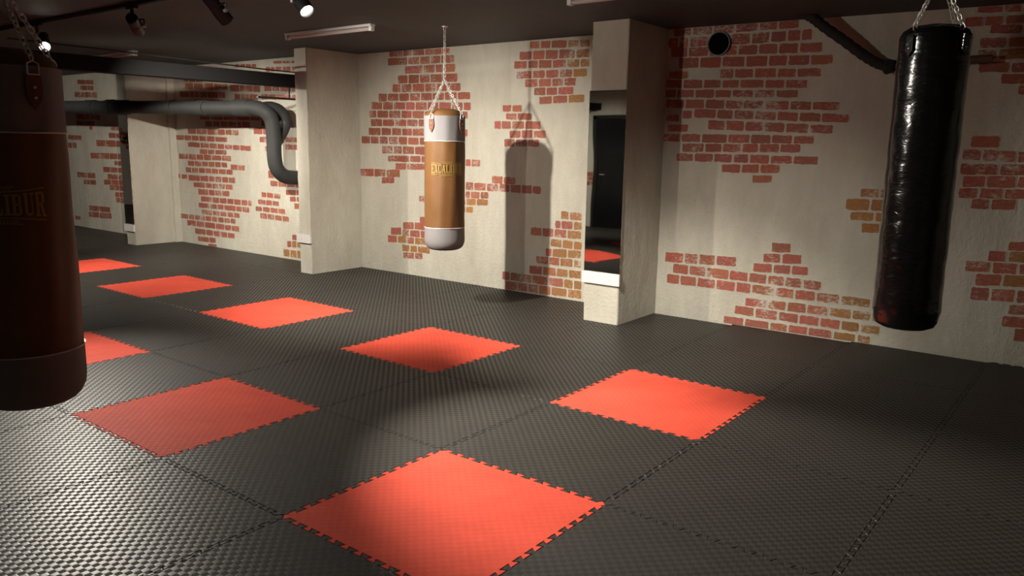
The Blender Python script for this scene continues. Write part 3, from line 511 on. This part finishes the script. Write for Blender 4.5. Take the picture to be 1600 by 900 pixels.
for u in range(-4, 5):
    for v in range(-17, 5):
        red = (u, v) in RED
        if not red and (u, v) not in VIS: continue
        x, y = u, -v-1
        xl = limits(u, v)
        lo = -3.296
        me = ME_R if red else ME_B
        if u+1.03 > xl or u < lo or y < -4.59 or y+1 > 16.49:
            pl = clip(OUT, 0, xl-x, 1); pl = clip(pl, 0, lo-x, -1); pl = clip(pl, 1, -4.59-y, -1); pl = clip(pl, 1, 16.49-y, 1)
            if len(pl) < 3: continue
            me = mat_mesh('trimmed_mat', pl, MT['foam_red' if red else 'foam_black'])
        o = bpy.data.objects.new('puzzle_mat', me); COL.objects.link(o); o.location = (x, y, -TH)
        if red: tag(o, RED[(u,v)][1] if RED[(u,v)] else EXTRA[(u,v)], 'floor mat', 'red puzzle mats scattered in the black floor')
        else: tag(o, mat_label(u, v), 'floor mat', 'black puzzle mats covering the floor')

# ------------------------------------------------------------------ ceiling things
bm = bmesh.new(); box(bm, -3.29, 4.64, 5.60, 5.78, 2.235, 2.385, .004)
tag(obj('ceiling_beam', bm, MT['beam']), 'long black beam crossing below the ceiling left of the middle pillar', 'beam')
bm = bmesh.new(); tube(bm, spline([(1.2,5.62,2.47),(2.2,5.60,2.455),(3.2,5.60,2.43),(4.0,5.60,2.415),(4.64,5.60,2.412)], 6), .008, 8)
tag(obj('cable', bm, MT['black'], smooth=True), 'thin black cable running just above the black ceiling beam', 'cable')
rail = empty('track_rail', (1.40, 0, CEIL), 'black ceiling track rail that carries the spotlights', 'track')
bm = bmesh.new()
for x0, x1, z0, z1 in ((-.018,-.012,-.03,0),(.012,.018,-.03,0),(-.012,.012,-.008,-.001)): box(bm, x0, x1, -.6, 8.4, z0, z1)
obj('rail_profile', bm, MT['rail'], rail)
bm = bmesh.new(); box(bm, -.02, .02, 8.4, 8.46, -.032, 0, .003); obj('end_cap', bm, MT['black'], rail)
bm = bmesh.new(); box(bm, -.02, .02, -.66, -.6, -.032, 0, .003); obj('end_cap', bm, MT['black'], rail)
rail2 = empty('track_rail', (-.7, 0, CEIL), 'black ceiling track rail over the near side, out of the picture', 'track')
bm = bmesh.new()
for x0, x1, z0, z1 in ((-.018,-.012,-.03,0),(.012,.018,-.03,0),(-.012,.012,-.008,-.001)): box(bm, x0, x1, -2.0, 5.4, z0, z1)
obj('rail_profile', bm, MT['rail'], rail2)
def spotlight(pos, aim, watts, cone, blend, label, key):
    pos = Vector(pos); rx = 1.40 if pos.x > 0 else -.7
    root = empty('track_spotlight', (pos.x, pos.y, CEIL), label, 'spotlight', 'track spotlights')
    D = (Vector(aim)-pos).normalized()
    lp = pos - root.location
    bm = bmesh.new(); box(bm, rx-pos.x-.018, rx-pos.x+.018, -.07, .07, -.052, -.031, .004); tube(bm, [(rx-pos.x,0,-.05),(rx-pos.x,0,-.11)], .014, 14)
    obj('adapter', bm, MT['black'], root)
    # yoke
    side = D.cross(Vector((0,0,1))).normalized()
    bm = bmesh.new()
    p = lp - D*.02
    tube(bm, spline([Vector((rx-pos.x,0,-.10)), Vector((rx-pos.x,0,-.13))+side*.03, p+side*.058+Vector((0,0,.05)), p+side*.058], 5), .007, 8)
    obj('yoke', bm, MT['black'], root, True)
    Q = D.to_track_quat('Z', 'Y').to_matrix().to_4x4(); Q.translation = lp
    bm = bmesh.new()
    lathe(bm, [(0,-.16),(.042,-.16),(.046,-.152),(.046,-.08),(.043,-.078),(.043,-.072),(.046,-.07),(.046,-.058),(.043,-.056),(.043,-.05),(.046,-.048),(.050,-.03),(.050,.068),(.046,.070),(.042,.060),(.040,.03),(0,.029)], 32)
    bm.transform(Q); obj('housing', bm, MT['black'], root, True)
    bm = bmesh.new(); lathe(bm, [(0,.038),(.030,.037),(.0385,.034),(.0385,.031),(0,.0305)], 28); bm.transform(Q)
    obj('lens', bm, emit('lens_glow_'+key, (1,.95,.85), LENS.get(key, 12)), root, True)
    bm = bmesh.new(); tube(bm, [p+side*.048, p+side*.072], .012, 14); obj('pivot_screw', bm, MT['steel'], root, True)
    ld = bpy.data.lights.new('spot_beam', 'SPOT'); ld.energy = watts; ld.color = WARM; ld.spot_size = math.radians(cone); ld.spot_blend = blend; ld.shadow_soft_size = .035
    lo = bpy.data.objects.new('spot_beam', ld); COL.objects.link(lo); lo.parent = root
    lo.matrix_local = Matrix.Translation(lp + D*.075) @ D.to_track_quat('-Z', 'Y').to_matrix().to_4x4()
for a in LAMPS: spotlight(*a)
def batten(x, y0, y1, label):
    t = empty('fluorescent_batten', (x, (y0+y1)/2, CEIL), label, 'ceiling light', 'unlit fluorescent battens'); h = (y1-y0)/2
    bm = bmesh.new(); box(bm, -.03, .03, -h, h, -.022, 0, .003); obj('base', bm, MT['plastic'], t)
    bm = bmesh.new(); tube(bm, [(0, -h+.03, -.042), (0, h-.03, -.042)], .016, 16); obj('tube', bm, MT['tubewhite'], t, True)
    for s in (-1, 1):
        bm = bmesh.new(); box(bm, -.022, .022, s*h-(.035 if s > 0 else 0), s*h+(0 if s > 0 else .035), -.062, -.02, .004); obj('tube_holder', bm, MT['plastic'], t)
batten(3.20, 2.89, 4.15, 'unlit white tube light on the ceiling left of the hanging tan bag')
batten(3.18, 7.12, 8.40, 'unlit white tube light on the ceiling behind the black beam')
batten(3.05, -.66, .66, 'unlit white tube light at the top edge above the mirrored pillar')

# ------------------------------------------------------------------ drain pipe
pp = empty('drain_pipe', (4.10, 5.75, 1.2), 'thick dark grey drain pipe running along the left bays and dropping at middle pillar', 'pipe')
def rel(pts): return [Vector(p)-Vector((4.10, 5.75, 1.2)) for p in pts]
R_ = .088
bm = bmesh.new(); tube(bm, rel([(4.00,6.05,1.975),(3.93,6.9,1.985),(3.80,8.0,2.00),(3.73,8.9,2.015),(3.68,10.2,2.035),(3.66,16.4,2.12)]), R_, 28); obj('main_pipe', bm, MT['pipe'], pp, True)
for i, (a, b, rr2) in enumerate((((3.757,8.55,2.008),(3.733,8.86,2.012),.100), ((3.731,8.90,2.014),(3.726,9.05,2.016),.106), ((3.93,6.85,1.985),(3.918,7.0,1.986),.097), ((3.855,7.5,1.992),(3.85,7.56,1.993),.097), ((3.71,9.4,2.022),(3.705,9.65,2.026),.099))):
    bm = bmesh.new(); tube(bm, rel([a, b]), rr2, 28); obj('coupling', bm, MT['pipe'], pp, True)
bm = bmesh.new(); tube(bm, rel(spline([(3.99,6.15,1.975),(4.02,5.92,1.975),(4.06,5.78,1.93),(4.12,5.74,1.82),(4.14,5.74,1.6),(4.14,5.74,1.38),(4.17,5.74,1.24),(4.27,5.75,1.15),(4.40,5.76,1.12),(4.645,5.76,1.11)], 6)), .090, 24); obj('down_pipe', bm, MT['pipe'], pp, True)
bm = bmesh.new(); tube(bm, rel(spline([(4.02,5.88,1.96),(4.18,5.82,1.985),(4.31,5.80,1.93),(4.36,5.80,1.80),(4.30,5.79,1.68),(4.20,5.77,1.56),(4.14,5.75,1.42)], 6)), .072, 20); obj('branch_pipe', bm, MT['pipe'], pp, True)
bm = bmesh.new(); tube(bm, rel([(4.02,6.02,1.978),(3.985,6.28,1.98)]), .104, 28); obj('coupling', bm, MT['pipe'], pp, True)
hg = empty('pipe_hanger', (4.2, 5.64, 2.09), 'thin black rod and bar holding the drain pipe beside middle pillar', 'bracket')
bm = bmesh.new(); box(bm, -.34, .44, -.02, .02, -.012, .012, .002); obj('bar', bm, MT['black'], hg)
bm = bmesh.new(); tube(bm, [(.12,0,.0),(.12,0,.146)], .009, 8); obj('rod', bm, MT['black'], hg, True)
bm = bmesh.new(); tube(bm, spline([(4.50,9.9,2.62),(4.50,9.88,2.4),(4.50,9.82,2.15),(4.52,9.8,1.9)], 5), .007, 6)
tag(obj('cable', bm, MT['black'], smooth=True), 'thin dark cable hanging on the wall beside the far pillar above the pipe', 'cable')

# ------------------------------------------------------------------ mirrors on the pillars
def mirror(xf, y0, y1, z0, z1, label, lg, ledge_l):
    t = empty('wall_mirror', (xf, (y0+y1)/2, z0), label, 'mirror', lg); h = (y1-y0)/2
    bm = bmesh.new(); box(bm, -.008, -.001, -h, h, 0, z1-z0, .001); obj('glass', bm, MT['mirror'], t)
    ledge(xf, (y0+y1)/2, y0-.008, y1+.008, z0, ledge_l)
def ledge(xf, yc, y0, y1, z, label):
    l = empty('mirror_ledge', (xf, yc, z), label, 'bracket', 'white plastic ledges on pillars')
    bm = bmesh.new(); box(bm, -.028, -.001, y0-yc, y1-yc, -.098, -.004, .003); box(bm, -.028, -.018, y0-yc, y1-yc, -.006, .006, .002); obj('ledge_body', bm, MT['plastic'], l)
    for s in (-.25, .3):
        bm = bmesh.new(); tube(bm, [(-.031, s*(y1-y0), -.05), (-.027, s*(y1-y0), -.05)], .006, 12); obj('screw', bm, MT['steel'], l)
mirror(4.155, .775, 1.150, .455, 2.06, 'narrow mirror on right pillar reflecting a black door and a red mat wedge', None, 'white plastic ledge under the right pillar mirror')
mirror(3.94, 8.95, 9.215, .30, 1.93, 'narrow mirror on far left pillar under the grey pipe', None, 'white plastic ledge under the far left pillar mirror')
ledge(4.065, 5.05, 4.955, 5.215, .47, 'white plastic ledge on middle pillar with no mirror above it')

# ------------------------------------------------------------------ wall vent hole and black hose
vh = empty('vent_pipe', (XR(.3), .30, 2.485), 'round black open vent pipe high in painted bricks of right wall', 'vent', None, rz=0)
bm = bmesh.new()
rm = [bm.verts.new((x, r*math.cos(2*PI*i/32), r*math.sin(2*PI*i/32))) for x, r in ((-.002,.104),(-.022,.104),(-.022,.094),(-.004,.092)) for i in range(32)]
for k in range(3):
    for i in range(32): bm.faces.new((rm[k*32+i], rm[k*32+(i+1)%32], rm[(k+1)*32+(i+1)%32], rm[(k+1)*32+i]))
obj('vent_rim', bm, MT['black'], vh, True)
bm = bmesh.new(); tube(bm, [(-.003,0,0),(-.006,0,0)], .093, 32); obj('vent_shade_disc', bm, simple('vent_void_shade', (.004, .004, .004), 1.0, spec=.03), vh)  # flat black disc stands in for the shade inside the open pipe
hs = empty('insulated_hose', (4.86, -1.1, 2.23), 'bent black foam covered pipe from ceiling to a knob left of black bag', 'pipe')
def rel2(pts): return [Vector(p)-Vector((4.86, -1.1, 2.23)) for p in pts]
bm = bmesh.new(); hp = spline([(4.70,-.45,2.66),(4.72,-.54,2.62),(4.75,-.64,2.54),(4.80,-.80,2.42),(4.85,-.94,2.31),(4.88,-1.04,2.25),(4.89,-1.10,2.24)], 8)
tube(bm, rel2(hp), [.040+.003*math.sin(i*2.1) for i in range(len(hp))], 16); obj('hose', bm, MT['dust'], hs, True)
bm = bmesh.new(); bmesh.ops.create_icosphere(bm, subdivisions=3, radius=.056)
for v in bm.verts: v.co *= 1+.13*math.sin(v.co.x*90)*math.cos(v.co.z*80+1)+.06*math.sin(v.co.y*120); v.co += Vector((.03,-.01,.0))
obj('joint_wrap', bm, MT['dust'], hs, True)
bm = bmesh.new(); tube(bm, rel2([(4.89,-1.12,2.235),(4.91,-1.35,2.255),(4.93,-1.8,2.26)]), .028, 14); obj('metal_pipe', bm, MT['rust'], hs, True)

# ------------------------------------------------------------------ punching bags
def poly_face(bm, pts, h, f):
    """flat polygon given in letter space -> bent by f(x,z,depth)"""
    a = [bm.verts.new(f(x, z, h)) for x, z in pts]; bm.faces.new(a)
def strokes(ch):
    """letter polygons in a 0.62 x 1 box with slab serifs"""
    s, w_, t = .17, .62, .09
    R = lambda x0, z0, x1, z1: [(x0,z0),(x1,z0),(x1,z1),(x0,z1)]
    D = lambda x0, z0, x1, z1, k=.16: [(x0,z0),(x0+k,z0),(x1+k,z1),(x1,z1)]
    L = {}
    stem = [R(.06,0,.06+s,1), R(0,0,.3,t), R(0,1-t,.3,1)]
    L['E'] = stem + [R(.1,0,w_,.11), R(.1,.89,w_,1), R(.2,.45,.46,.55), R(w_-.08,0,w_,.25), R(w_-.08,.75,w_,1), R(.40,.38,.46,.62)]
    L['X'] = [D(0.02,1,.42,0,.18), D(.02,0,.44,1,.11), R(-.02,0,.22,t), R(.36,0,.64,t), R(-.02,1-t,.24,1), R(.38,1-t,.64,1)]
    L['C'] = [R(.02,.15,.02+s,.85), [(.02,.15),(.16,0),(.5,0),(.5,.1),(.26,.1),(.19,.2)], [(.02,.85),(.19,.8),(.26,.9),(.5,.9),(.5,1),(.16,1)], R(.47,.0,.57,.3), R(.47,.7,.57,1)]
    L['A'] = [D(.06,0,.27,1,.09), D(.42,0,.22,1,.17), R(.17,.28,.5,.38), R(0,0,.24,t), R(.36,0,.66,t)]
    L['L'] = stem + [R(.1,0,w_,.11), R(w_-.08,0,w_,.32)]
    L['I'] = [R(.13,0,.13+s,1), R(.03,0,.4,t), R(.03,1-t,.4,1)]
    L['B'] = stem + [R(.1,0,.46,.1), R(.1,.9,.44,1), R(.1,.46,.46,.55), R(.42,.08,.58,.48), R(.40,.54,.55,.92)]
    L['U'] = [R(.06,.14,.06+s,1), R(.46,.14,.54,1), [(.06,.14),(.2,0),(.42,0),(.54,.14),(.46,.18),(.36,.1),(.28,.1),(.23,.18)], R(-.01,1-t,.28,1), R(.38,1-t,.62,1)]
    L['R'] = stem + [R(.1,.9,.46,1), R(.1,.46,.46,.55), R(.42,.53,.58,.93), D(.46,0,.28,.5,.17), R(.42,0,.68,t)]
    return L[ch]
def text_print(R, zc, hgt, ang0, parent):
    """EXCALIBUR wrapped round the bag, taller at both ends, with a rule above and below"""
    bm = bmesh.new(); word = 'EXCALIBUR'; adv = .70; W = sum(.46 if c == 'I' else adv for c in word)-.06; lh = hgt; sc = lh*.72
    def f(x, z, h):
        u = (x-W/2); k = 1+.28*(u/(W/2))**2
        a = ang0 + u*sc/R
        return Vector(((R+h)*math.cos(a), (R+h)*math.sin(a), zc + (z-.5)*lh*k))
    x = 0
    for c in word:
        for pg in strokes(c):
            xs = [p[0] for p in pg]
            poly_face(bm, [(x+a, b) for a, b in pg], .0012, f)
        x += .46 if c == 'I' else adv
    def strip(za, zb, x0, x1, n=24, curve=0):
        for i in range(n):
            xa, xb = x0+(x1-x0)*i/n, x0+(x1-x0)*(i+1)/n
            ca, cb = [curve*(1-((q-W/2)/(W/2))**2) for q in (xa, xb)]
            poly_face(bm, [(xa,za+ca),(xb,za+cb),(xb,zb+cb),(xa,zb+ca)], .0010, f)
    strip(-.16, -.11, .0, W, curve=.0); strip(1.10, 1.15, 0, W)
    strip(-.42, -.38, W*.25, W*.75); strip(1.34, 1.37, W*.3, W*.7)
    for i in range(14): strip(-.34, -.22, W*.28+i*W*.032, W*.28+i*W*.032+.07, 1)
    for i in range(11): strip(1.20, 1.30, W*.33+i*W*.031, W*.33+i*W*.031+.07, 1)
    return obj('lettering', bm, MT['gold'], parent)
def bag_excalibur(x, y, label, face, hook=2.64, zt=1.835, wob=0):
    """face = heading of the middle of the lettering"""
    R = .19; z0 = .585
    root = empty('punching_bag', (x, y, z0), label, 'punching bag', 'tan and white punching bags')
    Z = lambda z: z-z0
    zt_, zw, zb = zt, 1.605, .800
    w1 = lambda a, z: .0022*math.sin(a*5+z*6)+.0018*math.sin(a*11-z*4)
    bm = bmesh.new(); lathe(bm, [(R, Z(zw)-.001)] + [(R+.001*math.sin(i), Z(zw+(zb-zw)*i/12)) for i in range(1,12)] + [(R, Z(zb)+.001)], 72, wob=w1); obj('body', bm, MT['tan'], root, True)
    bm = bmesh.new(); lathe(bm, [(R-.012, Z(zt_)-.012), (R-.002, Z(zt_)), (R+.002, Z(zt_)-.002), (R+.002, Z(zw)+.12), (R+.002, Z(zw)+.06), (R+.002, Z(zw)+.0)], 72, wob=w1); obj('top_band', bm, MT['white_l'], root, True)
    bm = bmesh.new(); lathe(bm, [(R-.006, Z(zt_)-.006), (R-.016, Z(zt_)+.02), (R-.045, Z(zt_)+.048), (.10, Z(zt_)+.062), (.04, Z(zt_)+.067), (0, Z(zt_)+.067)], 48); obj('top_cap', bm, MT['tan'], root, True)
    bm = bmesh.new(); lathe(bm, [(R+.002, Z(zb)), (R+.003, Z(zb)-.08), (R+.003, .095), (R-.001, .06), (R-.016, .030), (R-.032, .014)], 72, wob=lambda a, z: .0018*math.sin(a*4+z*7)); obj('bottom_band', bm, MT['white_l'], root, True)
    bm = bmesh.new(); lathe(bm, [(R-.0325, .0142), (R-.05, .004), (R-.09, -.004), (0, -.008)], 60); obj('bottom_cap', bm, MT['dark_l'], root, True)
    for zz in (zw, zb):
        bm = bmesh.new(); n = 72
        pts = [Vector(((R+.003)*math.cos(2*PI*i/n), (R+.003)*math.sin(2*PI*i/n), Z(zz))) for i in range(n+1)]
        tube(bm, pts, .0032, 6, cap=False); obj('piping', bm, MT['piping'], root, True)
    text_print(R+.004, Z(1.355), .072, face, root)
    apex = Vector((0, 0, Z(2.165)))
    for k in range(4):
        a = face + PI/4 + k*PI/2
        er, et = Vector((math.cos(a), math.sin(a), 0)), Vector((-math.sin(a), math.cos(a), 0))
        # leather tongue, pointed at its lower end
        bm = bmesh.new(); out = [(-.026, 0), (-.030, -.05), (-.026, -.085), (0, -.125), (.026, -.085), (.030, -.05), (.026, 0)]
        zt2 = Z(zt_)-.028
        A = [bm.verts.new(er*(R+.004)+et*px+Vector((0,0,zt2+pz))) for px, pz in out]; B = [bm.verts.new(er*(R+.010)+et*px*.96+Vector((0,0,zt2+pz))) for px, pz in out]
        bm.faces.new(A); bm.faces.new(B)
        for i in range(len(out)): bm.faces.new((A[i], A[(i+1)%len(out)], B[(i+1)%len(out)], B[i]))
        st = obj('strap', bm, MT['strap'], root)
        for dz in (-.045, -.082):
            bm = bmesh.new(); bmesh.ops.create_uvsphere(bm, u_segments=10, v_segments=6, radius=.006, matrix=Matrix.Translation(er*(R+.011)+Vector((0,0,zt2+dz)))); obj('rivet', bm, MT['steel'], st, True)
        bm = bmesh.new(); ctr = er*(R+.009)+Vector((0,0,zt2+.018))
        pl = [ctr+et*px+Vector((0,0,pz)) for px, pz in ((-.02,-.02),(.02,-.02),(.02,.016),(0,.026),(-.02,.016),(-.02,-.02))]
        tube(bm, pl, .0032, 8); obj('ring', bm, MT['steel'], root, True)
        bm = bmesh.new(); chain(bm, ctr+Vector((0,0,.028)), apex, .030, .019, .0028); obj('chain', bm, MT['steel'], root, True)
    bm = bmesh.new(); chain(bm, apex, (0,0,Z(hook-.045)), .034, .021, .0032); obj('hanging_chain', bm, MT['steel'], root, True)
    return root
def ceiling_hook(x, y, label):
    h = empty('ceiling_hook', (x, y, CEIL), label, 'hook', 'steel ceiling hooks')
    bm = bmesh.new(); lathe(bm, [(0,0),(.03,0),(.03,-.006),(.012,-.008),(0,-.008)], 20); obj('plate', bm, MT['steel'], h, True)
    bm = bmesh.new(); tube(bm, [Vector((.014*math.cos(t), 0, -.026+.018*math.sin(t))) for t in [PI/2+i*PI/9 for i in range(19)]], .004, 8); obj('eye', bm, MT['steel'], h, True)
vc = math.atan2(-2.697-2.43, -1.909-3.66)
bag_excalibur(3.66, 2.43, 'tan punching bag with white ends hanging before the middle brick wall', vc+math.radians(7))
ceiling_hook(3.66, 2.43, 'steel ceiling hook above the middle tan punching bag')
LX, LY = -.72, .56
vc2 = math.atan2(-2.697-LY, -1.909-LX)
bag_excalibur(LX, LY, 'large near punching bag at the left edge, dark brown in shadow with white ends', vc2+math.radians(-17))
ceiling_hook(LX, LY, 'steel ceiling hook above the near left punching bag, out of frame')

def black_bag(x, y):
    R = .163; z0 = .665; zt = 2.16
    root = empty('punching_bag', (x, y, z0), 'glossy black leather punching bag hanging at the right before the dim wall', 'punching bag')
    H = zt-z0
    def wb(a, z):
        return .0008*math.sin(a*7-z*13)+.0014*math.sin(z*41+a*2)*math.sin(a*4+z*5)
    prof = [(R-.10,.002),(R-.05,.008),(R-.022,.022),(R-.010,.045),(R-.005,.08)] + [(R+.0008*math.sin(i*.5), .08+(H-.16)*i/60) for i in range(1,61)] + [(R-.001,H-.045),(R-.001,H-.02),(R-.003,H-.004)]
    bm = bmesh.new(); lathe(bm, [(0,0)]+prof, 96, wob=lambda a, z: wb(a, z) if .05 < z < H-.01 else 0); obj('body', bm, MT['black_l'], root, True)
    bm = bmesh.new(); lathe(bm, [(R-.004,H-.006),(R-.014,H+.016),(R-.045,H+.036),(.05,H+.048),(0,H+.050)], 64); obj('top_cap', bm, MT['black_l'], root, True)
    for k in range(4):
        a = math.atan2(-2.697-y, -1.909-x) + PI/4 + .1 + k*PI/2
        er, et = Vector((math.cos(a), math.sin(a), 0)), Vector((-math.sin(a), math.cos(a), 0))
        bm = bmesh.new(); zt2 = H-.015
        out = [(-.02,.0),(-.022,-.07),(0,-.10),(.022,-.07),(.02,.0)]
        A = [bm.verts.new(er*(R+.004)+et*px+Vector((0,0,zt2+pz))) for px, pz in out]; B = [bm.verts.new(er*(R+.012)+et*px*.96+Vector((0,0,zt2+pz))) for px, pz in out]
        bm.faces.new(A); bm.faces.new(B)
        for i in range(len(out)): bm.faces.new((A[i], A[(i+1)%len(out)], B[(i+1)%len(out)], B[i]))
        st = obj('strap', bm, MT['black_l'], root)
        bm = bmesh.new(); bmesh.ops.create_uvsphere(bm, u_segments=10, v_segments=6, radius=.006, matrix=Matrix.Translation(er*(R+.013)+Vector((0,0,zt2-.06)))); obj('rivet', bm, MT['steel'], st, True)
        bm = bmesh.new(); ctr = er*(R-.012)+Vector((0,0,zt2+.03)); chain(bm, ctr, (0,0,H+.30), .030, .019, .0026); obj('chain', bm, MT['steel'], root, True)
    bm = bmesh.new(); chain(bm, (0,0,H+.30), (0,0,CEIL-.045-z0), .034, .021, .0032); obj('hanging_chain', bm, MT['steel'], root, True)
black_bag(2.61, -1.845)
ceiling_hook(2.61, -1.845, 'steel ceiling hook above the black punching bag, out of frame')
